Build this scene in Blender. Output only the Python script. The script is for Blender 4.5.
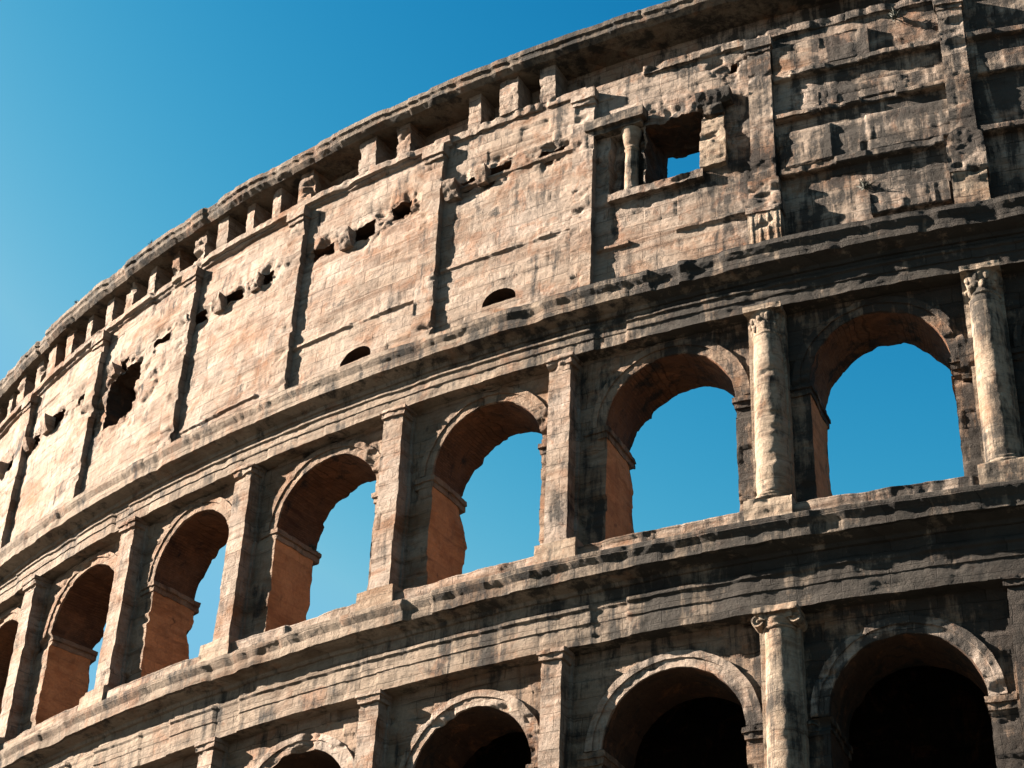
import bpy, math
import numpy as np

# ------------------------------------------------------------------ camera, sky, sun, exposure
for o in list(bpy.data.objects):
    bpy.data.objects.remove(o)
S = bpy.context.scene
COL = S.collection
rad = math.radians

cam_d = bpy.data.cameras.new('camera')
cam = bpy.data.objects.new('camera', cam_d)
COL.objects.link(cam)
cam_d.sensor_width = 36.0
cam_d.lens = 1930.6 / 1024 * 36
cam_d.clip_end = 20000
from mathutils import Matrix
PITCH, ROLL = 0.6016, 0.047
cam.matrix_world = Matrix.Rotation(math.pi / 2 + PITCH, 4, 'X') @ Matrix.Rotation(ROLL, 4, 'Z')
S.camera = cam

SUN_AZ = -98.5      # degrees from -Y towards -X (the sun stands to the left of the view)
SUN_EL = 28.0
sx = math.sin(rad(SUN_AZ)) * math.cos(rad(SUN_EL))
sy = -math.cos(rad(SUN_AZ)) * math.cos(rad(SUN_EL))
sz = math.sin(rad(SUN_EL))
sun_d = bpy.data.lights.new('sun', 'SUN')
sun_d.energy = 5.0
sun_d.angle = rad(0.5)
sun_d.color = (1.0, 0.89, 0.77)
sun = bpy.data.objects.new('sun', sun_d)
COL.objects.link(sun)
from mathutils import Vector
sun.rotation_euler = Vector((sx, sy, sz)).to_track_quat('Z', 'Y').to_euler()

W = bpy.data.worlds.new('World')
S.world = W
W.use_nodes = True
wn, wl = W.node_tree.nodes, W.node_tree.links
wn.clear()
sky = wn.new('ShaderNodeTexSky')
sky.sky_type = 'NISHITA'
sky.sun_disc = False
sky.sun_elevation = rad(SUN_EL)
sky.sun_rotation = math.atan2(sx, sy)
sky.air_density = 1.0
sky.dust_density = 0.3
sky.ozone_density = 1.0
bg = wn.new('ShaderNodeBackground')
bg.inputs['Strength'].default_value = 0.055
wo = wn.new('ShaderNodeOutputWorld')
# the deep polarised blue of the day: each channel falls off faster away from the sun
sep = wn.new('ShaderNodeSeparateColor')
cmb = wn.new('ShaderNodeCombineColor')
wl.new(sky.outputs[0], sep.inputs[0])
for ch, (norm, pw, amp) in enumerate(((1.22, 7.6, 0.265), (1.95, 2.5, 0.96), (3.4, 1.35, 1.47))):
    prev = sep.outputs[ch]
    for op, val in (('DIVIDE', norm), ('MINIMUM', 1.06), ('POWER', pw), ('MULTIPLY', amp)):
        n = wn.new('ShaderNodeMath')
        n.operation = op
        wl.new(prev, n.inputs[0])
        n.inputs[1].default_value = val
        prev = n.outputs[0]
    wl.new(prev, cmb.inputs[ch])
wl.new(cmb.outputs[0], bg.inputs['Color'])
wl.new(bg.outputs[0], wo.inputs['Surface'])

S.view_settings.view_transform = 'Standard'
S.view_settings.look = 'None'
S.view_settings.gamma = 1.0
S.view_settings.use_curve_mapping = False
S.view_settings.exposure = 3.15

# ------------------------------------------------------------------ plan of the ring
CX, CY, R = 40.4965, 119.9761, 77.7827      # centre of the curved front, radius to the column axes
BAY = 6.8
_A = {-5: -0.8693, -4: -0.7803, -3: -0.6966, -2: -0.6055, -1: -0.5202, 0: -0.4317, 1: -0.3439}
KK = np.arange(-16, 12)
AA = np.array([_A[k] if -5 <= k <= 1 else (_A[-5] + (k + 5) * BAY / R if k < -5 else _A[1] + (k - 1) * BAY / R)
               for k in KK])
GROUND = -1.7


def to_world(K, D, Z):
    a = np.interp(K, KK, AA)
    r = R + D
    return np.stack([CX + r * np.sin(a), CY - r * np.cos(a), Z], -1)


# ------------------------------------------------------------------ noise
def _hash(i, j, k, seed):
    h = (i * 374761393 + j * 668265263 + k * 2147483647 + seed * 974634777) & 0xffffffff
    h = ((h ^ (h >> 13)) * 1274126177) & 0xffffffff
    h = ((h ^ (h >> 16)) * 2246822519) & 0xffffffff
    return ((h ^ (h >> 15)) & 0xffffff) / float(0xffffff)


def vnoise(P, scale, seed=0):
    """smooth value noise in -1..1 at the points P (n,3)"""
    q = P * scale
    i = np.floor(q).astype(np.int64)
    f = q - i
    f = f * f * f * (f * (f * 6 - 15) + 10)
    out = 0
    for a in (0, 1):
        wa = f[:, 0] if a else 1 - f[:, 0]
        for b in (0, 1):
            wb = f[:, 1] if b else 1 - f[:, 1]
            for c in (0, 1):
                wc = f[:, 2] if c else 1 - f[:, 2]
                out = out + wa * wb * wc * _hash(i[:, 0] + a, i[:, 1] + b, i[:, 2] + c, seed)
    return out * 2 - 1


def fbm(P, scale, seed, octs=3):
    v, amp = 0, 1.0
    for o in range(octs):
        v = v + amp * vnoise(P, scale * 2 ** o, seed + 7 * o)
        amp *= 0.5
    return v / 1.75


# ------------------------------------------------------------------ mesh collector in (bay, depth, height)
class Part:
    def __init__(self, cell=0.07):
        self.V, self.F, self.n = [], [], 0
        self.cell = cell

    def grid(self, K, D, Z, flip=False):
        K, D, Z = np.broadcast_arrays(K, D, Z)
        n, m = K.shape
        self.V.append(np.stack([K.ravel(), D.ravel(), Z.ravel()], -1).astype(float))
        idx = self.n + np.arange(n * m).reshape(n, m)
        q = np.stack([idx[:-1, :-1], idx[1:, :-1], idx[1:, 1:], idx[:-1, 1:]], -1).reshape(-1, 4)
        self.F.append(q[:, ::-1] if flip else q)
        self.n += n * m

    def steps(self, length):
        return max(2, int(math.ceil(abs(length) / self.cell)) + 1)

    # front facing sheet (normal outwards, +D)
    def front(self, k0, k1, z0, z1, D):
        if k1 - k0 < 1e-5 or z1 - z0 < 1e-5:
            return
        K = np.linspace(k0, k1, self.steps((k1 - k0) * BAY))[:, None]
        Z = np.linspace(z0, z1, self.steps(z1 - z0))[None, :]
        self.grid(K, D + 0 * K, Z)

    def back(self, k0, k1, z0, z1, D):
        K = np.linspace(k0, k1, max(2, int((k1 - k0) * 12)))[:, None]
        Z = np.linspace(z0, z1, max(2, int((z1 - z0) * 2)))[None, :]
        self.grid(K, D + 0 * K, Z, flip=True)

    def side(self, k, z0, z1, d0, d1, sign):          # normal +k for sign=1
        D = np.linspace(d0, d1, self.steps(d1 - d0))[:, None]
        Z = np.linspace(z0, z1, self.steps(z1 - z0))[None, :]
        self.grid(k + 0 * D, D, Z, flip=sign > 0)

    def flat(self, k0, k1, z, d0, d1, sign):          # normal +z for sign=1
        K = np.linspace(k0, k1, self.steps((k1 - k0) * BAY))[:, None]
        D = np.linspace(d0, d1, self.steps(d1 - d0))[None, :]
        self.grid(K, D, z + 0 * K, flip=sign > 0)

    def block(self, k0, k1, z0, z1, d0, d1, back=False, taper=0.0):
        n0 = len(self.V)
        self.front(k0, k1, z0, z1, d1)
        self.side(k0, z0, z1, d0, d1, -1)
        self.side(k1, z0, z1, d0, d1, 1)
        self.flat(k0, k1, z1, d0, d1, 1)
        self.flat(k0, k1, z0, d0, d1, -1)
        if back:
            self.back(k0, k1, z0, z1, d0)
        if taper:                                      # corbel: the lower end draws back to the wall
            for v in self.V[n0:]:
                t = np.clip((v[:, 2] - z0) / (z1 - z0), 0, 1)
                v[:, 1] = d0 + (v[:, 1] - d0) * (1 - taper * (1 - t) ** 1.6)

    def sweep(self, prof, k0, k1, erode=None, caps=True):
        """prof: list of (D,z) from bottom-inside round the front to top-inside"""
        K1 = np.linspace(k0, k1, self.steps((k1 - k0) * BAY))
        for (da, za), (db, zb) in zip(prof[:-1], prof[1:]):
            ln = math.hypot(db - da, zb - za)
            t = np.linspace(0, 1, self.steps(ln))
            K, T = np.meshgrid(K1, t, indexing='ij')
            D = da + (db - da) * T
            Z = za + (zb - za) * T
            if erode:
                base, amt, seed = erode
                s = K * BAY
                P = np.stack([s.ravel() * 1.0, Z.ravel() * 0.35, 0 * s.ravel() + 0.5], -1)
                e = np.clip(fbm(P, 0.55, seed, 4) * 1.9 - 0.25, 0, 1)
                e2 = np.clip(fbm(P, 2.3, seed + 50, 3) * 1.5 - 0.3, 0, 1)
                col_ = np.floor(s.ravel() / 1.15 + 0.4 * vnoise(P, 0.4, seed)).astype(np.int64)
                hb = _hash(col_, 0 * col_ + seed, 0 * col_, 3)
                e = np.clip(e + 0.45 * e2 + 0.35 * hb * hb + 0.9 * (hb > 0.93), 0, 1).reshape(s.shape)
                D = np.where(D > base, base + (D - base) * (1 - amt * e), D)
                zmid = prof[0][1]
            self.grid(K, D, Z)
        if caps:
            for k, rev in ((k0, False), (k1, True)):
                n = len(prof)
                self.V.append(np.array([[k, d, z] for d, z in prof]))
                idx = list(range(self.n, self.n + n))
                self.F.append([idx if not rev else idx[::-1]])
                self.n += n

    def lathe(self, kc, dc, prof, a0=-105, a1=105, n=28, flute=0):
        """prof: (radius,z) bottom to top, turned about a vertical axis at (kc,dc)"""
        pts = [prof[0]]
        for (ra, za), (rb, zb) in zip(prof[:-1], prof[1:]):
            m = max(1, int(math.ceil(math.hypot(rb - ra, zb - za) / self.cell)))
            pts += [(ra + (rb - ra) * i / m, za + (zb - za) * i / m) for i in range(1, m + 1)]
        a = np.radians(np.linspace(a0, a1, n))[:, None]
        r = np.array([q[0] for q in pts])[None, :]
        z = np.array([q[1] for q in pts])[None, :]
        self.grid(kc + r * np.sin(a) / BAY, dc + r * np.cos(a), z + 0 * a)

    def ball(self, kc, dc, zc, rk, rd, rz, n=12):
        a = np.linspace(0, 2 * np.pi, 2 * n)[:, None]
        b = np.linspace(-np.pi / 2, np.pi / 2, n)[None, :]
        self.grid(kc + rk * np.cos(b) * np.sin(a) / BAY, dc + rd * np.cos(b) * np.cos(a), zc + rz * np.sin(b) + 0 * a)

    # a panel of wall with one arched opening
    def arch_panel(self, k0, k1, z0, z1, D, kc, hw, zb, zs, rise, back_d, do_back=True, rev=None, jambs=None):
        rev = rev or self
        jl, jr = jambs or (rev, rev)
        h = hw / BAY
        self.front(k0, kc - h, z0, z1, D)
        self.front(kc + h, k1, z0, z1, D)
        if zb > z0:
            self.front(kc - h, kc + h, z0, zb, D)
        na = max(9, int(math.pi * (hw + rise) / 2 / self.cell))
        t = np.linspace(-1, 1, na) * math.pi / 2
        x = hw * np.sin(t)
        za = zs + rise * np.cos(t)
        nz = self.steps(z1 - zs - rise * 0.5)
        w = np.linspace(0, 1, nz)[None, :]
        K = (kc + x / BAY)[:, None] + 0 * w
        self.grid(K, D + 0 * K, za[:, None] * (1 - w) + z1 * w)
        if do_back:
            self.back(k0, kc - h, z0, z1, back_d)
            self.back(kc + h, k1, z0, z1, back_d)
            if zb > z0:
                self.back(kc - h, kc + h, z0, zb, back_d)
            self.grid(K, back_d + 0 * K, za[:, None] * (1 - w) + z1 * w, flip=True)
        # reveals and soffit
        nd = self.steps(D - back_d)
        Dr = np.linspace(back_d, D, nd)[None, :]
        if zs > zb:
            Z = np.linspace(zb, zs, self.steps(zs - zb))[:, None]
            jl.grid(kc - h + 0 * Z + 0 * Dr, Dr + 0 * Z, Z + 0 * Dr)
            jr.grid(kc + h + 0 * Z + 0 * Dr, Dr + 0 * Z, Z + 0 * Dr, flip=True)
        rev.grid((kc + x / BAY)[:, None] + 0 * Dr, Dr + 0 * x[:, None], za[:, None] + 0 * Dr)
        K = np.linspace(kc - h, kc + h, self.steps(2 * hw))[:, None]
        self.grid(K + 0 * Dr, Dr + 0 * K, zb + 0 * K + 0 * Dr, flip=True)

    # wall with rectangular openings: holes (ka,kb,za,zb,depth_to)
    def wall(self, k0, k1, z0, z1, D, holes=(), revs=None):
        ks = sorted({k0, k1, *[h[0] for h in holes], *[h[1] for h in holes]})
        zs = sorted({z0, z1, *[h[2] for h in holes], *[h[3] for h in holes]})
        for a, b in zip(ks[:-1], ks[1:]):
            run = None
            for c, d in zip(zs[:-1], zs[1:]):
                inside = any(h[0] <= (a + b) / 2 <= h[1] and h[2] <= (c + d) / 2 <= h[3] for h in holes)
                if not inside:
                    self.front(a, b, c, d, D)
        for ka, kb, za, zb, dd, through in holes:
            rev = self
            if D - dd > 0.6:
                rev = Part(self.cell)
                revs.append(rev)
            rev.side(ka, za, zb, dd, D, 1)
            rev.side(kb, za, zb, dd, D, -1)
            rev.flat(ka, kb, za, dd, D, 1)
            rev.flat(ka, kb, zb, dd, D, -1)
            if not through:
                rev.front(ka, kb, za, zb, dd)

    def build(self, name, mat, parent=None, rough=1.0, relief=0.0, chip=1.0, smooth=True, ragged=0.0, wounds=()):
        V = np.concatenate(self.V)
        st = V.copy()
        st[:, 0] *= BAY
        K, D, Z = V[:, 0].copy(), V[:, 1].copy(), V[:, 2].copy()
        U = st[:, [0, 1, 2]]
        if rough:
            big = fbm(U, 0.5, 3, 2)
            mid = fbm(U, 1.9, 11, 3)
            fine = fbm(U, 7.0, 23, 2)
            pit = np.clip(fbm(U * [0.8, 1, 1.5], 1.25, 31, 3) * 1.6 - 0.42, 0, 1)
            D += rough * (0.03 * big + 0.022 * mid + 0.018 * fine) - chip * 0.22 * pit
            K += rough * (0.015 * fbm(U, 0.8, 41, 2) + 0.018 * fbm(U, 4.1, 47, 3)) / BAY
            Z += rough * (0.015 * fbm(U, 0.7, 53, 2) + 0.018 * fbm(U, 3.9, 59, 3))
        if relief:
            # travertine courses: every block sits a little in or out, some have lost their face
            ch = 0.58
            row = np.floor(st[:, 2] / ch + 0.15 * vnoise(U, 0.2, 5))
            jit = _hash(row.astype(np.int64), row.astype(np.int64) * 3, 0 * row.astype(np.int64), 9)
            colm = np.floor(st[:, 0] / (0.95 + 0.8 * jit) + jit * 7)
            h = _hash(row.astype(np.int64), colm.astype(np.int64), 0 * row.astype(np.int64), 77)
            D += relief * (h - 0.6) * 0.09 - relief * 0.07 * (h < 0.04)
            D += relief * 0.015 * vnoise(U * [0.12, 0, 3.2], 1.0, 91)
        for ws, wz, wr in wounds:
            w = np.exp(-(((st[:, 0] - ws) / (wr * 1.5)) ** 2 + ((st[:, 2] - wz) / wr) ** 2) ** 2)
            K += w * 0.17 * fbm(U, 1.6, 83, 4) / BAY
            Z += w * 0.17 * fbm(U, 1.6, 89, 4)
            D -= w * np.clip(0.05 + 0.35 * fbm(U, 1.8, 97, 4), 0, 1)
        if ragged:
            # the inner edge of the openings is broken, course by course
            t = np.clip((BACK + 0.8 - st[:, 1]) / 0.8, 0, 1)
            row = np.floor(st[:, 2] / 0.58).astype(np.int64)
            sd = np.floor(st[:, 0] / (BAY / 2)).astype(np.int64)
            hr = _hash(row, sd, 0 * row, 15)
            D += ragged * t * (0.10 * hr * hr + 0.4 * np.clip(fbm(U, 0.7, 19, 4), 0, 1))
            K += ragged * t * 0.12 * fbm(U, 0.8, 67, 4) / BAY
            Z += ragged * t * 0.12 * fbm(U, 0.8, 71, 4)
        P = to_world(K, D, Z)
        faces = []
        quads = [f for f in self.F if isinstance(f, np.ndarray)]
        ngons = [g for f in self.F if not isinstance(f, np.ndarray) for g in f]
        Q = np.concatenate(quads) if quads else np.zeros((0, 4), int)
        me = bpy.data.meshes.new(name)
        nq = len(Q)
        nl = nq * 4 + sum(len(g) for g in ngons)
        me.vertices.add(len(P))
        me.vertices.foreach_set('co', P.astype(np.float32).ravel())
        me.loops.add(nl)
        li = np.concatenate([Q.ravel()] + [np.array(g) for g in ngons]).astype(np.int32)
        me.loops.foreach_set('vertex_index', li)
        starts = list(range(0, nq * 4, 4))
        c = nq * 4
        for g in ngons:
            starts.append(c)
            c += len(g)
        me.polygons.add(len(starts))
        me.polygons.foreach_set('loop_start', np.array(starts, np.int32))
        me.update(calc_edges=True)
        me.validate()
        at = me.attributes.new('st', 'FLOAT_VECTOR', 'POINT')
        at.data.foreach_set('vector', st.astype(np.float32).ravel())
        me.shade_smooth() if smooth else me.shade_flat()
        me.materials.append(mat)
        o = bpy.data.objects.new(name, me)
        COL.objects.link(o)
        if parent:
            o.parent = parent
        return o


# ------------------------------------------------------------------ materials
def stone(name, light, warm, warm_amt, crust_amt, joints=1.0, bump=1.0, brick=False, side=0.05, s0=-16.0, s1=5.0, bleach=0.35):
    m = bpy.data.materials.new(name)
    m.use_nodes = True
    nt = m.node_tree
    N, L = nt.nodes, nt.links
    N.clear()
    out = N.new('ShaderNodeOutputMaterial')
    bs = N.new('ShaderNodeBsdfPrincipled')
    bs.inputs['Roughness'].default_value = 0.93
    bs.inputs['Specular IOR Level'].default_value = 0.12
    L.new(bs.outputs[0], out.inputs[0])
    at = N.new('ShaderNodeAttribute')
    at.attribute_name = 'st'

    def mp(scale, loc=(0, 0, 0)):
        n = N.new('ShaderNodeMapping')
        n.inputs['Scale'].default_value = scale
        n.inputs['Location'].default_value = loc
        L.new(at.outputs['Vector'], n.inputs['Vector'])
        return n.outputs[0]

    def noise(vec, sc, det=6, rough=0.6, dist=0.0):
        n = N.new('ShaderNodeTexNoise')
        n.inputs['Scale'].default_value = sc
        n.inputs['Detail'].default_value = det
        n.inputs['Roughness'].default_value = rough
        n.inputs['Distortion'].default_value = dist
        L.new(vec, n.inputs['Vector'])
        return n.outputs['Fac']

    def ramp(fac, a, b, lo=0.0, hi=1.0):
        n = N.new('ShaderNodeMapRange')
        n.inputs['From Min'].default_value = a
        n.inputs['From Max'].default_value = b
        n.inputs['To Min'].default_value = lo
        n.inputs['To Max'].default_value = hi
        L.new(fac, n.inputs['Value'])
        return n.outputs[0]

    def mix(fac, a, b, mode='MIX'):
        n = N.new('ShaderNodeMix')
        n.data_type = 'RGBA'
        n.blend_type = mode
        if isinstance(fac, float):
            n.inputs[0].default_value = fac
        else:
            L.new(fac, n.inputs[0])
        for i, v in ((6, a), (7, b)):
            if isinstance(v, tuple):
                n.inputs[i].default_value = (*v, 1)
            else:
                L.new(v, n.inputs[i])
        return n.outputs[2]

    def mth(op, a, b):
        n = N.new('ShaderNodeMath')
        n.operation = op
        for i, v in ((0, a), (1, b)):
            if isinstance(v, (int, float)):
                n.inputs[i].default_value = v
            else:
                L.new(v, n.inputs[i])
        return n.outputs[0]

    v1 = mp((1, 1, 1))
    # base patches
    patch = noise(mp((0.8, 1, 1.2)), 0.55, 7, 0.62, 0.6)
    col = mix(ramp(patch, 0.60 - 0.22 * warm_amt, 0.72 - 0.16 * warm_amt), light, warm)
    # rain-washed, bleached areas
    wash = noise(mp((0.45, 0.6, 0.8), (5, 9, 4)), 0.6, 8, 0.65, 0.4)
    col = mix(ramp(wash, 0.42, 0.62, 0, bleach), col, tuple(min(1, q * c) for q, c in zip((1.3, 1.38, 1.5), light)))
    # horizontal beds of the travertine
    beds = noise(mp((0.16, 0.5, 2.6)), 1.3, 8, 0.66, 0.35)
    bmask = ramp(noise(mp((0.5, 0.5, 0.7), (2, 8, 6)), 0.5, 6, 0.6), 0.42, 0.58, 0.15, 1.0)
    col = mix(mth('MULTIPLY', ramp(beds, 0.50, 0.64, 0, 0.8), bmask), col, tuple(0.55 * c for c in warm))
    rust = noise(mp((1.0, 1.0, 0.8), (13, 2, 7)), 0.9, 10, 0.72, 0.8)
    col = mix(ramp(rust, 0.54, 0.62, 0, 0.75 * warm_amt + 0.15), col, (0.24, 0.10, 0.045))
    beds2 = noise(mp((0.35, 0.6, 5.5), (7, 3, 1)), 1.7, 6, 0.6, 0.4)
    col = mix(ramp(beds2, 0.52, 0.66, 0, 0.4), col, tuple(min(1, 1.25 * c) for c in light))
    fine = noise(v1, 9.0, 8, 0.7)
    col = mix(ramp(fine, 0.3, 0.72, 0.0, 0.55), col, tuple(0.45 * c for c in light))
    # black crust: runs down the wall and gathers in blotches, deepened rightwards as painted shade
    run = noise(mp((2.2, 2.2, 0.28), (3, 1, 9)), 1.0, 8, 0.68, 0.3)
    blot = noise(mp((0.7, 0.7, 0.9), (11, 5, 2)), 0.8, 9, 0.7, 0.5)
    cr = mth('ADD', mth('MULTIPLY', run, 0.5), mth('MULTIPLY', blot, 0.5))
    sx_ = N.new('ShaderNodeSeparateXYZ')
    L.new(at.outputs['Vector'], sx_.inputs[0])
    cr = mth('ADD', cr, ramp(sx_.outputs['X'], s0, s1, 0.0, side))  # crust thickens to the right: shade of those bays put into the colour
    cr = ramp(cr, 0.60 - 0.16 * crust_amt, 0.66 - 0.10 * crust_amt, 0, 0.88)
    # soot and lichen settle on the upward faces of ledges
    geo = N.new('ShaderNodeNewGeometry')
    sp = N.new('ShaderNodeSeparateXYZ')
    L.new(geo.outputs['True Normal'], sp.inputs[0])
    top = ramp(sp.outputs['Z'], 0.45, 0.85, 0, 0.55)
    cr = mth('MAXIMUM', cr, top)
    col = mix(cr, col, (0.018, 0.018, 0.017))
    sxyz = N.new('ShaderNodeSeparateXYZ')
    L.new(at.outputs['Vector'], sxyz.inputs[0])
    cmb = N.new('ShaderNodeCombineXYZ')
    L.new(mth('ADD', sxyz.outputs['X'], sxyz.outputs['Y']), cmb.inputs[0])
    L.new(sxyz.outputs['Z'], cmb.inputs[1])
    wob = N.new('ShaderNodeTexNoise')
    wob.inputs['Scale'].default_value = 1.5
    L.new(at.outputs['Vector'], wob.inputs['Vector'])
    vm = N.new('ShaderNodeVectorMath')
    vm.operation = 'MULTIPLY_ADD'
    L.new(wob.outputs['Color'], vm.inputs[0])
    vm.inputs[1].default_value = (0.14, 0.09, 0)
    L.new(cmb.outputs[0], vm.inputs[2])
    br = N.new('ShaderNodeTexBrick')
    br.inputs['Scale'].default_value = 1.0
    br.inputs['Brick Width'].default_value = 0.30 if brick else 1.35
    br.inputs['Row Height'].default_value = 0.075 if brick else 0.58
    br.inputs['Mortar Size'].default_value = 0.010 if brick else 0.016
    br.inputs['Mortar Smooth'].default_value = 0.6
    br.inputs['Color1'].default_value = (0.58, 0.57, 0.56, 1)
    br.inputs['Color2'].default_value = (1, 1, 1, 1)
    br.inputs['Mortar'].default_value = (0.35, 0.33, 0.3, 1)
    L.new(vm.outputs[0], br.inputs['Vector'])
    jm = ramp(noise(v1, 0.9, 4), 0.35, 0.6, 0.1 * joints, joints * 0.9)
    col = mix(jm, col, mix(1.0, col, br.outputs['Color'], 'MULTIPLY'))
    col = mix(1.0, col, (0.70, 0.70, 0.70), 'MULTIPLY')
    L.new(col, bs.inputs['Base Color'])
    # relief
    vor = N.new('ShaderNodeTexVoronoi')
    vor.inputs['Scale'].default_value = 6.0
    L.new(mp((1, 1, 2.2)), vor.inputs['Vector'])
    pits = ramp(vor.outputs['Distance'], 0.0, 0.22, 0, 1)
    h = mth('ADD', mth('MULTIPLY', noise(v1, 4.5, 12, 0.78), 0.12), mth('MULTIPLY', beds, 0.04))
    h = mth('ADD', h, mth('MULTIPLY', beds2, 0.03))
    h = mth('ADD', h, mth('MULTIPLY', pits, 0.018))
    h = mth('ADD', h, mth('MULTIPLY', noise(v1, 17.0, 6, 0.7), 0.022))
    blk = N.new('ShaderNodeRGBToBW')
    L.new(br.outputs['Color'], blk.inputs[0])
    h = mth('ADD', h, mth('MULTIPLY', mth('MULTIPLY', blk.outputs[0], jm), 0.05))
    h = mth('SUBTRACT', h, mth('MULTIPLY', mth('MULTIPLY', br.outputs['Fac'], jm), 0.03))
    bp = N.new('ShaderNodeBump')
    bp.inputs['Strength'].default_value = 0.9 * bump
    bp.inputs['Distance'].default_value = 1.0
    L.new(h, bp.inputs['Height'])
    L.new(bp.outputs[0], bs.inputs['Normal'])
    return m


CREAM = (0.31, 0.235, 0.178)
OCHRE = (0.20, 0.095, 0.045)
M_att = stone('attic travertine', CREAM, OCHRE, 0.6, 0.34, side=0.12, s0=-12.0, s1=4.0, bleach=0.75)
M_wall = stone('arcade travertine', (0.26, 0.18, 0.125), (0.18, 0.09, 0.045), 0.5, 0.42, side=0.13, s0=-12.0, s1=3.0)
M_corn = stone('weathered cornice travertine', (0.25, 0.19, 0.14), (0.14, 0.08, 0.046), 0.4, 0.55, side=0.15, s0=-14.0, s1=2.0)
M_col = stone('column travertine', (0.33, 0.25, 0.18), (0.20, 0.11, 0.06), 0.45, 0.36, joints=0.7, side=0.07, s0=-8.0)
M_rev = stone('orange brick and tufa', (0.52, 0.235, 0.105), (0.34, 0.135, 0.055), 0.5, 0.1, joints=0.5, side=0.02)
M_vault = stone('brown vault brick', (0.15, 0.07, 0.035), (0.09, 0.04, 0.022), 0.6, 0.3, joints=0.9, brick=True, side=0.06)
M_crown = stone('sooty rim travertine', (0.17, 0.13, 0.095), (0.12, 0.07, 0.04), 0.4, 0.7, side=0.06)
M_shade = stone('shade-painted inner brick', (0.075, 0.042, 0.026), (0.05, 0.028, 0.018), 0.6, 0.4, joints=0.6)  # shade inside openings and lower arches, painted into the brick colour


M_dark = stone('shade-painted gallery plaster', (0.035, 0.027, 0.022), (0.03, 0.02, 0.015), 0.5, 0.3)  # the gallery's deep shade is put into this near-black colour


def ground_mat():
    m = bpy.data.materials.new('dusty paving')
    m.use_nodes = True
    N, L = m.node_tree.nodes, m.node_tree.links
    bs = N['Principled BSDF']
    bs.inputs['Roughness'].default_value = 0.9
    tc = N.new('ShaderNodeTexCoord')
    n = N.new('ShaderNodeTexNoise')
    n.inputs['Scale'].default_value = 0.08
    n.inputs['Detail'].default_value = 8
    L.new(tc.outputs['Object'], n.inputs['Vector'])
    r = N.new('ShaderNodeValToRGB')
    r.color_ramp.elements[0].color = (0.018, 0.022, 0.013, 1)
    r.color_ramp.elements[1].color = (0.05, 0.045, 0.038, 1)
    L.new(n.outputs['Fac'], r.inputs[0])
    L.new(r.outputs[0], bs.inputs['Base Color'])
    return m


# ------------------------------------------------------------------ ground
gm = bpy.data.meshes.new('ground')
gm.from_pydata([(-3000, -3000, GROUND), (3000, -3000, GROUND), (3000, 3000, GROUND), (-3000, 3000, GROUND)], [], [(0, 1, 2, 3)])
gm.materials.append(ground_mat())
go = bpy.data.objects.new('ground', gm)
COL.objects.link(go)
go['kind'] = 'structure'

# ------------------------------------------------------------------ the amphitheatre
K0, K1 = -10, 3
root = bpy.data.objects.new('amphitheatre', None)
COL.objects.link(root)
root['label'] = 'curved ruined stone amphitheatre front with stacked arcades under a tall attic wall'
root['category'] = 'amphitheatre'

FACE = -0.5          # arcade wall face
BACK = -2.6          # its back
ATT = -0.95          # attic wall face
ATTB = -3.05


def cell_for(k):
    if -7.2 <= k <= 1.3:
        return 0.065
    return 0.2


# each storey: z of sill, springing, radius of arch, top of the columns
STOREYS = [
    dict(zb=0.0, zs=9.6, rise=2.2, top=14.9, cap='plain', lab='lowest'),
    dict(zb=19.4, zs=23.15, rise=2.2, top=26.4, cap='ionic', lab='middle'),
    dict(zb=29.66, zs=34.4, rise=2.2, top=37.2, cap='leaf', lab='upper'),
]
HW = 2.2


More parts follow.
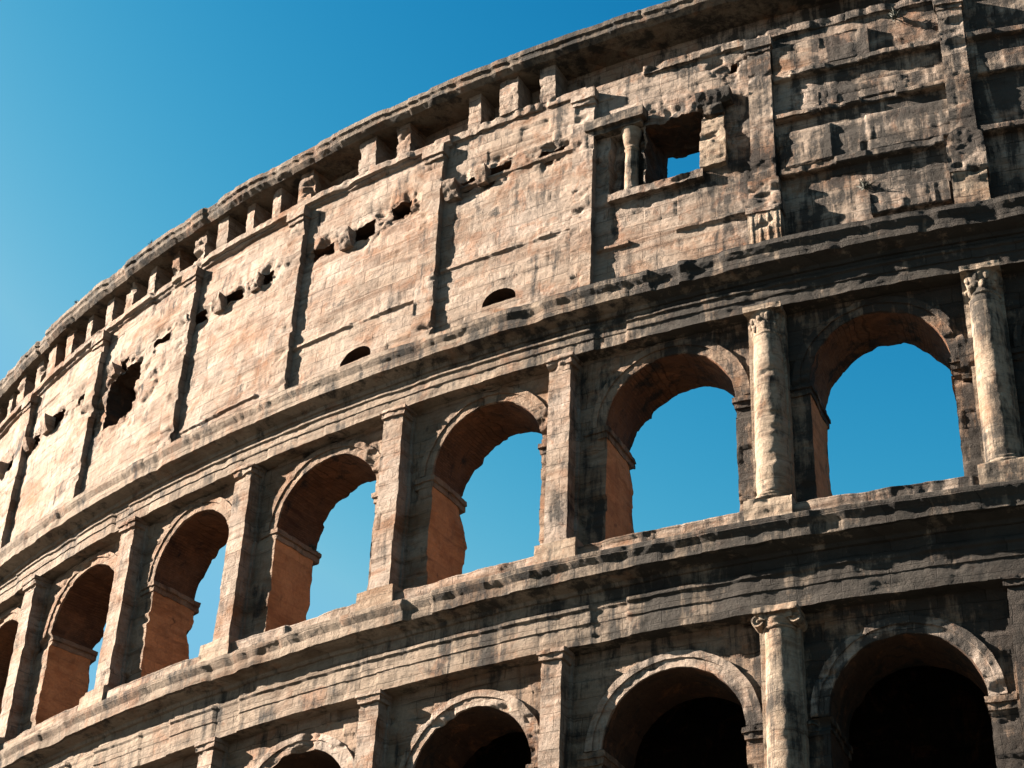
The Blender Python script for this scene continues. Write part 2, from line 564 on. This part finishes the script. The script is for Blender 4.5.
def bay_panel(k, s, i):
    c = cell_for(k) if i > 0 else 0.5
    p, rv, jb = Part(c), Part(c), (Part(c), Part(c))
    kc = k + 0.5
    zlow = [GROUND, 18.62, 29.5][i]
    p.arch_panel(k, k + 1, zlow, s['top'] + 0.02, FACE, kc, HW, s['zb'], s['zs'], s['rise'], BACK, rev=rv, jambs=jb)
    o = p.build('arch_bay', M_wall, root, relief=0.8 if i else 0, ragged=float(i == 2))
    rv.build('intrados', M_vault if i == 2 else M_shade, o, relief=0.8 if i else 0, ragged=float(i == 2))
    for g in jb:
        g.build('jamb', M_rev if i == 2 else M_shade, o, relief=0.8 if i else 0, ragged=float(i == 2))
    # orange core of the reveals: the facing stones of the jambs are gone
    if i == 0:
        return
    # impost mouldings on both piers, wrapped through the opening
    for side in (-1, 1):
        q = Part(max(c * 0.8, 0.05))
        h = HW / BAY
        zt = s['zs']
        for za, zb, pr in ((zt - 0.42, zt - 0.2, 0.04), (zt - 0.2, zt - 0.02, 0.10)):
            if side < 0:
                q.block(k + 0.065, kc - h + pr / BAY, za, zb, BACK - 0.16, FACE + pr, back=True)
            else:
                q.block(kc + h - pr / BAY, k + 1 - 0.065, za, zb, BACK - 0.16, FACE + pr, back=True)
        q.build('impost', M_wall, o, chip=2.2, rough=2.0, ragged=0.6 * (i == 2))
    # archivolt
    a = Part(max(c * 0.8, 0.05))
    na = int(math.pi * 2.6 / a.cell)
    t = np.linspace(-1, 1, na)[:, None] * math.pi / 2
    zc = s['zs']
    for ra, rb, pr, pin in ((HW + 0.01, HW + 0.30, 0.05, -0.05), (HW + 0.30, HW + 0.52, 0.11, 0.06)):
        w = np.linspace(ra, rb, max(3, int((rb - ra) / a.cell) + 2))[None, :]
        a.grid(kc + w * np.sin(t) / BAY, FACE + pr + 0 * w * t, zc + w * np.cos(t) * s['rise'] / HW, flip=False)
        for rr, fl in ((ra, True), (rb, False)):
            d = np.array([FACE - 0.05, FACE + pr * 0.5, FACE + pr])[None, :]
            a.grid(kc + rr * np.sin(t) / BAY + 0 * d, d + 0 * t, zc + rr * np.cos(t) * s['rise'] / HW + 0 * d, flip=not fl)
    a.build('archivolt', M_att if i == 1 else M_wall, o, chip=1.4, rough=1.2)


def column(k, s, i):
    c = min(cell_for(k), 0.12) if i else 0.4
    zb = [0.0, 18.95, 29.82][i]
    zt = s['top']
    ch = [0.5, 0.62, 1.05][i]
    dc = FACE + 0.26
    rb, rt = 0.54, 0.46
    p = Part(c)
    zc0 = zt - ch
    z0 = zb + 0.42
    if i and (k < 0 or (i == 1 and k > 0)):
        # the half columns of these bays have been dressed back to square piers
        if k >= 1 and i == 1:
            e0, e1, pd, mm = -0.35, 0.75, 0.16, M_wall
        elif k >= 0:
            e0, e1, pd, mm = -0.50, 0.46, 0.14, M_col
        elif i == 2:
            e0, e1, pd, mm = -0.66, 0.16, 0.12, M_att
        else:
            e0, e1, pd, mm = -0.60, 0.10, 0.10, M_att
        p.block(k + (e0 - 0.1) / BAY, k + (e1 + 0.1) / BAY, zb, zt, FACE - 0.02, FACE + 0.1)
        p.block(k + e0 / BAY, k + e1 / BAY, zb + 0.3, zt - 0.5, FACE, pd)
        o = p.build('pier', mm, root, rough=0.8, chip=0.3, relief=0.35)
        b = Part(c)
        b.block(k + (e0 - 0.08) / BAY, k + (e1 + 0.08) / BAY, zb, zb + 0.3, FACE, pd + 0.1)
        b.build('base', mm, o, rough=1.3, chip=1.0)
        q = Part(0.06)
        for z0_, z1_, g in ((0.56, 0.34, -0.02), (0.34, 0.14, 0.07), (0.14, 0.0, 0.13)):
            q.block(k + (e0 - g) / BAY, k + (e1 + g) / BAY, zt - z0_, zt - z1_, FACE, pd + g)
        q.build('capital', mm, o, rough=2.2, chip=1.8)
        return o
    if i:
        # the column is engaged in a shallow pier strip
        p.block(k - 0.62 / BAY, k + 0.58 / BAY, zb, zt, FACE - 0.02, FACE + 0.3)
    prof = [(rb + 0.02 if q == 0 else rb - (rb - rt) * (q / 10) ** 1.6, z0 + (zc0 - z0) * q / 10) for q in range(11)]
    p.lathe(k, dc, prof, n=34 if i else 16)
    o = p.build('half_column', M_col, root, rough=0.7, chip=0.8)
    b = Part(c)
    b.block(k - 0.66 / BAY, k + 0.66 / BAY, zb, zb + 0.16, FACE, dc + 0.68)
    b.lathe(k, dc, [(0.64, zb + 0.16), (0.67, zb + 0.22), (0.64, zb + 0.29), (0.59, zb + 0.31), (0.61, zb + 0.38), (0.57, zb + 0.43)], n=26)
    b.build('base', M_col, o, rough=1.2, chip=1.0)
    q = Part(min(c, 0.06) if i else 0.4)
    if s['cap'] == 'ionic':
        q.lathe(k, dc, [(0.48, zc0), (0.52, zc0 + 0.05), (0.48, zc0 + 0.09), (0.56, zc0 + 0.26), (0.56, zc0 + 0.3)], n=26)
        for sd in (-1, 1):
            # the scroll: a drum whose axis runs into the wall, with a raised eye
            a = np.linspace(0, 2 * np.pi, 22)[:, None]
            kc, zc = k + sd * 0.54 / BAY, zc0 + 0.27
            for r0, r1, d0, d1 in ((0.19, 0.19, FACE, dc + 0.47), (0.19, 0.15, dc + 0.47, dc + 0.47), (0.15, 0.13, dc + 0.47, dc + 0.43),
                                   (0.13, 0.07, dc + 0.43, dc + 0.43), (0.07, 0.0, dc + 0.43, dc + 0.50)):
                w = np.linspace(0, 1, 5)[None, :]
                rr = r0 + (r1 - r0) * w
                q.grid(kc + rr * np.sin(a) / BAY, d0 + (d1 - d0) * w + 0 * a, zc + rr * np.cos(a), flip=False)
        q.block(k - 0.66 / BAY, k + 0.66 / BAY, zc0 + 0.44, zt, FACE, dc + 0.6)
        q.block(k - 0.5 / BAY, k + 0.5 / BAY, zc0 + 0.26, zc0 + 0.44, FACE, dc + 0.5)
    elif s['cap'] == 'leaf':
        q.lathe(k, dc, [(0.47, zc0), (0.51, zc0 + 0.03), (0.51, zc0 + 0.08), (0.47, zc0 + 0.10), (0.47, zc0 + 0.45), (0.54, zc0 + 0.82), (0.57, zc0 + 0.86)], n=26)
        for lev, (zl, rr, n) in enumerate(((zc0 + 0.34, 0.47, 5), (zc0 + 0.64, 0.51, 6))):
            for j in range(n):
                an = math.radians(-85 + 170 * j / (n - 1))
                q.ball(k + rr * math.sin(an) / BAY, dc + rr * math.cos(an), zl, 0.10, 0.045, 0.15, 7)
        q.block(k - 0.6 / BAY, k + 0.6 / BAY, zt - 0.20, zt, FACE, dc + 0.58)
    else:
        q.lathe(k, dc, [(0.42, zc0), (0.6, zc0 + 0.3)], n=14)
        q.block(k - 0.62 / BAY, k + 0.62 / BAY, zc0 + 0.3, zt, FACE, dc + 0.6)
    q.build('capital', M_col, o, rough=2.0, chip=1.6)
    return o


for i, s in enumerate(STOREYS):
    for k in range(K0, K1):
        bay_panel(k, s, i)
    for k in range(K0, K1 + 1):
        column(k, s, i)

# the heavy springer block left on the pier at the right of the rightmost opening, with its shattered end
p = Part(0.06)
p.block(0.865, 0.935, 33.5, 34.75, FACE - 0.1, FACE + 0.42, taper=0.35)
p.build('springer_block', M_wall, root, rough=1.4, chip=1.3)
p = Part(0.05)
p.block(0.80, 0.85, 34.0, 34.45, BACK + 0.3, BACK + 1.1, back=True)
p.build('brick_stub', M_rev, root, rough=2.0, chip=1.3)

# entablatures with their cornices, and the parapet courses under the next arcade
def entablature(z0, zf, zc, top, cap_d, parapet_to, seed, i):
    for ka, kb, c in ((K0, -7, 0.2), (-7, 1.3, 0.065), (1.3, K1, 0.2)):
        pass
    p = Part(0.075 if i else 0.5)
    # architrave in three bands and frieze
    h = zf - z0
    prof = [(BACK, z0), (0.06, z0), (0.06, z0 + h * .36), (0.10, z0 + h * .38), (0.10, z0 + h * .62),
            (0.17, z0 + h * .66), (0.17, z0 + h * .72), (-0.02, z0 + h * .75), (-0.02, zf), (BACK, zf)]
    p.sweep(prof, K0, K1, erode=(-0.12, 0.45, seed))
    o = p.build('entablature', M_corn if i < 3 else M_att, root, relief=0.3, rough=0.5, chip=0.35)
    c = Part(0.075 if i else 0.5)
    H = top - zf
    prof = [(-0.06, zf), (0.05, zf + 0.02), (0.08, zf + H * .14), (cap_d - 0.14, zf + H * .27),
            (cap_d - 0.13, zf + H * .60), (cap_d - 0.05, zf + H * .72), (cap_d, zf + H * .80), (cap_d, top - 0.03), (cap_d - 0.04, top), (BACK, top + 0.02)]
    c.sweep(prof, K0, K1, erode=(0.1, 0.24, seed + 5))
    c.build('cornice', M_corn, o, relief=0.25, rough=0.5, chip=0.35)
    return o


entablature(14.9, 16.9, 0, 18.2, 0.62, 18.6, 101, 0)
entablature(26.42, 28.12, 0, 29.12, 0.74, 30.0, 111, 1)
entablature(37.22, 38.36, 0, 39.45, 0.72, 39.45, 121, 2)

# parapet course with a pedestal under every column
for i, (za, zb) in enumerate(((18.2, 18.95), (29.12, 29.62))):
    p = Part(0.07)
    p.sweep([(FACE - 0.3, za), (0.52, za), (0.52, za + 0.12), (0.48, za + 0.15), (0.48, zb - 0.03), (0.44, zb), (BACK, zb + 0.06)], K0, K1,
            erode=(-0.2, 0.22, 131 + i))
    p.build('parapet', M_att, root, relief=0.4, rough=0.6, chip=0.4)
    for k in range(K0, K1 + 1):
        q = Part(0.07)
        q.block(k - 0.72 / BAY, k + 0.72 / BAY, za + 0.02, zb + 0.22, -0.2, 0.60)
        q.build('pedestal', M_col, root, rough=0.9, chip=0.8)

# ------------------------------------------------------------------ attic
ZA0, ZA1 = 39.45, 50.0
SOCKETS = {-2: ((0.20, 0.12, 47.15, 47.75), (0.43, 0.17, 47.4, 47.95), (0.78, 0.15, 47.3, 47.8)),
           -3: ((0.20, 0.15, 47.0, 47.6), (0.49, 0.17, 46.95, 47.6), (0.75, 0.14, 47.3, 48.0)),
           -4: ((0.08, 0.14, 46.9, 47.45), (0.40, 0.15, 47.0, 47.6), (0.72, 0.12, 47.1, 47.7)),
           -5: ((0.73, 0.16, 47.0, 47.4), (0.30, 0.14, 47.2, 47.5)),
           -6: ((0.15, 0.12, 46.8, 47.3), (0.47, 0.16, 46.9, 47.5), (0.80, 0.10, 47.0, 47.5)),
           -7: ((0.22, 0.12, 46.8, 47.3), (0.70, 0.14, 47.0, 47.5)),
           -8: ((0.30, 0.12, 46.8, 47.3), (0.62, 0.14, 47.0, 47.5)),
           -9: ((0.20, 0.12, 46.8, 47.3), (0.5, 0.14, 47.0, 47.5)),
           -1: ((0.84, 0.05, 48.9, 49.2),)}
for k in range(K0, K1):
    c = cell_for(k)
    p, rvs = Part(c), []
    holes, low, wounds = [], None, []
    if k == -5:
        holes = [(k + 0.17, k + 0.50, 44.3, 46.9, ATTB, True)]
    if k == -1:
        holes = [(k + 0.345, k + 0.66, 44.45, 47.45, ATTB, True), (k + 0.14, k + 0.335, 44.45, 47.4, ATT - 0.4, False)]
    if k in (-3, -2):
        low = (k + (0.54 if k == -3 else 0.48), 0.72, 41.0 if k == -3 else 41.3, 0.55)
    if k in (-8, 2):
        low = (k + 0.5, 0.72, 41.1, 0.55)
    # broken sockets above the corbels
    for t, w, za, zb in SOCKETS.get(k, ()):
        holes.append((k + t - w / 2, k + t + w / 2, za, zb, ATT - 1.3, False))
        wounds.append(((k + t) * BAY, (za + zb) / 2, 0.75))
    if k == -5:
        wounds.append(((k + 0.33) * BAY, 45.6, 2.2))
    if k == -1:
        wounds.append(((k + 0.45) * BAY, 46.0, 2.4))
    zsplit = 42.4
    if low:
        kc, hw, zb, rise = low
        rvs.append(Part(c))
        p.arch_panel(k, k + 1, ZA0, zsplit, ATT, kc, hw, zb, zb + 0.06, rise, ATTB, do_back=False, rev=rvs[0])
    else:
        p.front(k, k + 1, ZA0, zsplit, ATT)
    p.wall(k, k + 1, zsplit, ZA1, ATT, holes, revs=rvs)
    p.front(k, k + 1, ZA1, 51.95, ATT - 0.8)
    # back face
    bk = [h for h in holes if h[5]]
    ks = sorted({k, k + 1, *[h[0] for h in bk], *[h[1] for h in bk]})
    for a, b in zip(ks[:-1], ks[1:]):
        hh = [h for h in bk if h[0] <= (a + b) / 2 <= h[1]]
        if hh:
            p.back(a, b, ZA0, hh[0][2], ATTB)
            p.back(a, b, hh[0][3], 51.9, ATTB)
        else:
            p.back(a, b, ZA0, 51.9, ATTB)
    o = p.build('attic_wall', M_att, root, relief=0.42, rough=0.9, chip=0.22, wounds=wounds)
    for rv in rvs:
        rv.build('opening_reveal', M_shade, o, relief=0.42, rough=0.9, chip=0.22, wounds=wounds)

for k in range(K0, K1 + 1):
    p = Part(min(cell_for(k), 0.1))
    w = 0.42 / BAY
    p.block(k - w, k + w, 40.2, 49.1, ATT, ATT + 0.3)
    o = p.build('pilaster', M_att, root, relief=0.5, rough=1.2, chip=1.0)
    b = Part(0.07)
    w2 = 0.5 / BAY
    b.block(k - w2, k + w2, ZA0, 40.2, ATT, ATT + 0.36)
    b.build('base', M_att, o, rough=1.4)
    q = Part(0.06)
    q.block(k - w * 1.05, k + w * 1.05, 49.1, 49.3, ATT, ATT + 0.35)
    q.block(k - w * 1.2, k + w * 1.2, 49.3, 49.75, ATT, ATT + 0.42)
    q.build('capital', M_att, o, rough=1.6, chip=1.3)

# corbels that once carried the awning masts
for k, sk in SOCKETS.items():
    for t, w, za, zb in sk:
        hsh = float(_hash(np.int64(k), np.int64(int(t * 100)), np.int64(3), 5))
        if hsh < 0.35 or k == -1:
            continue
        q = Part(0.06)
        ww = (0.18 + 0.12 * hsh) / BAY
        kk = k + t - w * 0.55
        q.block(kk - ww, kk + ww, za - 0.25, zb - 0.1, ATT - 0.1, ATT + 0.28 + 0.22 * hsh, taper=0.5)
        q.build('corbel', M_att, root, rough=2.6, chip=1.8)

# ledge below the brackets, brackets, crown cornice
p = Part(0.07)
p.sweep([(ATTB, 49.7), (ATT + 0.02, 49.7), (ATT + 0.12, 49.76), (ATT + 0.18, 49.86), (ATT + 0.30, 49.90), (ATT + 0.32, 50.14), (ATT + 0.28, 50.2), (ATTB, 50.19)],
        K0, -1.9, erode=(ATT - 0.1, 0.35, 141))
p.sweep([(ATTB, 49.8), (ATT + 0.02, 49.8), (ATT + 0.16, 49.86), (ATT + 0.18, 50.18), (ATTB, 50.22)], -1.9, K1, erode=(ATT - 0.1, 0.9, 142))
p.build('string_course', M_att, root, rough=0.9, chip=1.0)
for k in range(K0, K1):
    for t in (0.02, 0.25, 0.5, 0.75):
        hsh = float(_hash(np.int64(k), np.int64(int(t * 100)), np.int64(8), 5))
        q = Part(0.07)
        ww = (0.22 + 0.22 * hsh) / BAY
        if k >= -3 and hsh < (0.3 if k < -1 else 0.85):
            continue
        q.block(k + t - ww, k + t + ww, 50.15, 51.85, ATT - 0.8, ATT + 0.10 + 0.2 * hsh, taper=0.1)
        q.build('bracket', M_att, root, rough=2.2, chip=1.6)
p = Part(0.07)
p.sweep([(ATTB, 51.8), (-0.42, 51.8), (-0.38, 51.84), (-0.28, 51.94), (-0.22, 52.0), (-0.20, 52.2), (-0.12, 52.28), (-0.14, 52.52), (-0.22, 52.6), (ATTB, 52.62)],
        K0, K1, erode=(-0.6, 0.38, 151))
p.build('crown_cornice', M_crown, root, relief=0.35, rough=0.6, chip=0.5)

# ------------------------------------------------------------------ ruined window with its colonnette
k = -1
p = Part(0.06)
p.block(k + 0.02, k + 0.36, 47.62, 48.05, ATT - 0.05, ATT + 0.45)
p.block(k + 0.04, k + 0.34, 47.42, 47.62, ATT - 0.05, ATT + 0.28)
p.build('window_lintel', M_corn, root, rough=1.4, chip=1.0)
p = Part(0.06)
p.block(k + 0.15, k + 0.68, 44.1, 44.43, ATT - 0.05, ATT + 0.24)
p.build('window_sill', M_att, root, rough=1.6, chip=1.2)
p = Part(0.06)
kc, dc = k + 0.262, ATT - 0.12
p.lathe(kc, dc, [(0.30, 44.45), (0.30, 44.6), (0.26, 44.68), (0.24, 46.5), (0.28, 46.55), (0.24, 46.62), (0.34, 47.1), (0.38, 47.4)], a0=-180, a1=180, n=24)
p.build('colonnette', M_col, root, rough=0.8, chip=0.4)
p = Part(0.06)
p.block(k + 0.665, k + 0.80, 44.5, 46.0, ATT - 0.05, ATT + 0.22)
p.block(k + 0.67, k + 0.79, 46.0, 46.85, ATT - 0.05, ATT + 0.12)
p.build('window_jamb', M_col, root, rough=2.0, chip=1.2)
p = Part(0.06)
p.block(k + 0.66, k + 0.84, 47.25, 47.75, ATT - 0.05, ATT + 0.5, taper=0.4)
p.block(k + 0.69, k + 0.79, 46.85, 47.25, ATT - 0.05, ATT + 0.3)
p.build('window_console', M_corn, root, rough=2.4, chip=1.6)

# broken facing courses standing proud on the ruined bays to the right, thin string lines elsewhere
for za, zb, pr, ka, kb, am in ((47.9, 49.25, 0.20, 0.07, 0.58, 0.6), (47.65, 47.92, 0.32, 0.07, 0.94, 0.4), (46.0, 46.7, 0.18, 0.30, 0.95, 0.6),
                               (45.75, 45.98, 0.28, 0.07, 0.95, 0.5), (43.6, 45.2, 0.16, 0.08, 0.95, 0.6), (43.2, 43.5, 0.30, 0.08, 0.9, 0.4), (40.8, 41.7, 0.22, 0.52, 0.9, 0.5),
                               (47.65, 47.92, 0.32, 1.07, 1.95, 0.4), (46.0, 46.9, 0.2, 1.1, 1.95, 0.6), (43.3, 43.6, 0.3, 1.08, 1.95, 0.4)):
    p = Part(0.06)
    p.sweep([(ATT - 0.05, za - 0.03), (ATT + pr * 0.85, za), (ATT + pr, za + 0.04), (ATT + pr, zb - 0.04), (ATT + pr * 0.85, zb), (ATT - 0.05, zb + 0.03)], ka, kb,
            erode=(ATT - 0.02, am, 161 + int(za * 3)))
    p.build('facing_course', M_att, root, rough=0.7, relief=0.9, chip=0.05)
for z0_, z1_, ka, kb, pr in ((42.45, 43.05, -2.94, -2.06, 0.12), (43.45, 43.75, -1.92, -1.06, 0.10), (41.75, 42.5, -0.92, -0.07, 0.13), (47.0, 47.65, -1.93, -1.02, 0.10),
                             (41.1, 41.65, -3.9, -3.06, 0.10)):
    # the string rises with the course it follows
    p = Part(0.06)
    n = 24
    for q in range(n):
        a, b = ka + (kb - ka) * q / n, ka + (kb - ka) * (q + 1) / n
        z_ = z0_ + (z1_ - z0_) * 0.5
        p.sweep([(ATT - 0.05, z_ - 0.12), (ATT + pr, z_), (ATT + pr, z_ + 0.1), (ATT - 0.05, z_ + 0.14)], a, b, caps=False,
                erode=(ATT - 0.02, 0.9, 171 + int(z0_)))
    p.build('string_line', M_att, root, rough=1.0, chip=0.6)
for k in (0, 1, 2):
    p = Part(0.06)
    p.block(k - 0.56 / BAY, k + 0.56 / BAY, 40.0, 41.6, ATT, ATT + 0.5)
    for j in range(4 if k == 0 else 0):
        kk = k + (-0.42 + 0.28 * j) / BAY
        p.lathe(kk, ATT + 0.44, [(0.09, 40.1), (0.09, 41.5)], a0=-90, a1=90, n=9)
    o = p.build('pedestal', M_col, root, rough=1.0, chip=0.9)
    q = Part(0.06)
    q.block(k - 0.62 / BAY, k + 0.62 / BAY, 41.6, 42.25, ATT, ATT + 0.55)
    if k == 1:
        a = np.linspace(-np.pi / 2, np.pi / 2, 26)[:, None]
        d = np.linspace(ATT, ATT + 0.5, 10)[None, :]
        q.grid(k + 0.6 * np.sin(a) / BAY + 0 * d, d + 0 * a, 42.9 + 0.6 * np.cos(a) + 0 * d)
        w = np.linspace(0, 1, 10)[None, :]
        q.grid(k + 0.6 * w * np.sin(a) / BAY, ATT + 0.5 + 0 * w * a, 42.9 + 0.6 * w * np.cos(a), flip=False)
        q.block(k - 0.6 / BAY, k + 0.6 / BAY, 42.25, 42.9, ATT, ATT + 0.5)
    else:
        q.block(k - 0.54 / BAY, k + 0.54 / BAY, 42.25, 43.1, ATT, ATT + 0.42)
    q.build('base', M_att, o, rough=1.8, chip=1.3)

# ------------------------------------------------------------------ inside: the gallery behind the lower arcades
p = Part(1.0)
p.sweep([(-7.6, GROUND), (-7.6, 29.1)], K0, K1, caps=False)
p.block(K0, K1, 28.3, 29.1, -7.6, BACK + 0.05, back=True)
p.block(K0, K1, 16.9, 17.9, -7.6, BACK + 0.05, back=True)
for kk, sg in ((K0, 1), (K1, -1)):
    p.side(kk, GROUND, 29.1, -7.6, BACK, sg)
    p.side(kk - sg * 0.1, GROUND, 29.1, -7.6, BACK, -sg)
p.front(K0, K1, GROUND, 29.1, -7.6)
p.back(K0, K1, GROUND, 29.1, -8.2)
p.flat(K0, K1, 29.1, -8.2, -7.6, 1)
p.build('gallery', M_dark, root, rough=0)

# ------------------------------------------------------------------ tufts of grass rooted in the masonry
M_tuft = bpy.data.materials.new('dry weed')
M_tuft.use_nodes = True
M_tuft.node_tree.nodes['Principled BSDF'].inputs['Base Color'].default_value = (0.02, 0.02, 0.01, 1)
M_tuft.node_tree.nodes['Principled BSDF'].inputs['Roughness'].default_value = 0.8
rng = np.random.default_rng(4)
for k, d, z, sz, n, lab in ((-4.45, -0.3, 52.6, 0.26, 30, 'sprig of dry weeds on the attic rim above the ragged square window'),
                            (-5.35, -0.3, 52.55, 0.3, 40, 'weed tuft on the rim furthest down the left slope of the skyline'),
                            (-2.815, BACK + 0.3, 34.35, 0.30, 50, 'small weed tuft on the broken inner jamb of an upper arch, against the sky'),
                            (0.72, ATT + 0.2, 49.3, 0.42, 70, 'bushy dark weeds on the high broken course at the upper right'),
                            (0.50, ATT + 0.15, 42.0, 0.4, 60, 'dark weeds on the dark lower wall between the two attic pedestals')):
    base = to_world(np.array([k]), np.array([d]), np.array([z]))[0]
    vs, fs = [], []
    for q in range(n):
        an, tl = rng.uniform(0, 2 * np.pi), rng.uniform(0.1, 1.1)
        L_ = sz * rng.uniform(0.5, 1.1)
        dr = np.array([np.cos(an) * np.sin(tl), np.sin(an) * np.sin(tl), np.cos(tl)])
        sd = np.cross(dr, rng.normal(size=3))
        sd = sd / np.linalg.norm(sd) * 0.018
        o_ = base + rng.normal(size=3) * sz * 0.12
        mid = o_ + dr * L_ * 0.55
        tip = o_ + dr * L_ + np.array([0, 0, -0.25 * L_ * tl])
        b = len(vs)
        vs += [o_ - sd * 0.5, o_ + sd * 0.5, mid + sd, mid - sd, tip]
        fs += [(b, b + 1, b + 2, b + 3), (b + 3, b + 2, b + 4)]
    me = bpy.data.meshes.new('weed_tuft')
    me.from_pydata([tuple(v - base) for v in vs], [], fs)
    me.materials.append(M_tuft)
    o = bpy.data.objects.new('weed_tuft', me)
    o.location = base
    COL.objects.link(o)
    o['label'], o['category'], o['group'] = lab, 'weed', 'weeds rooted in the old masonry'
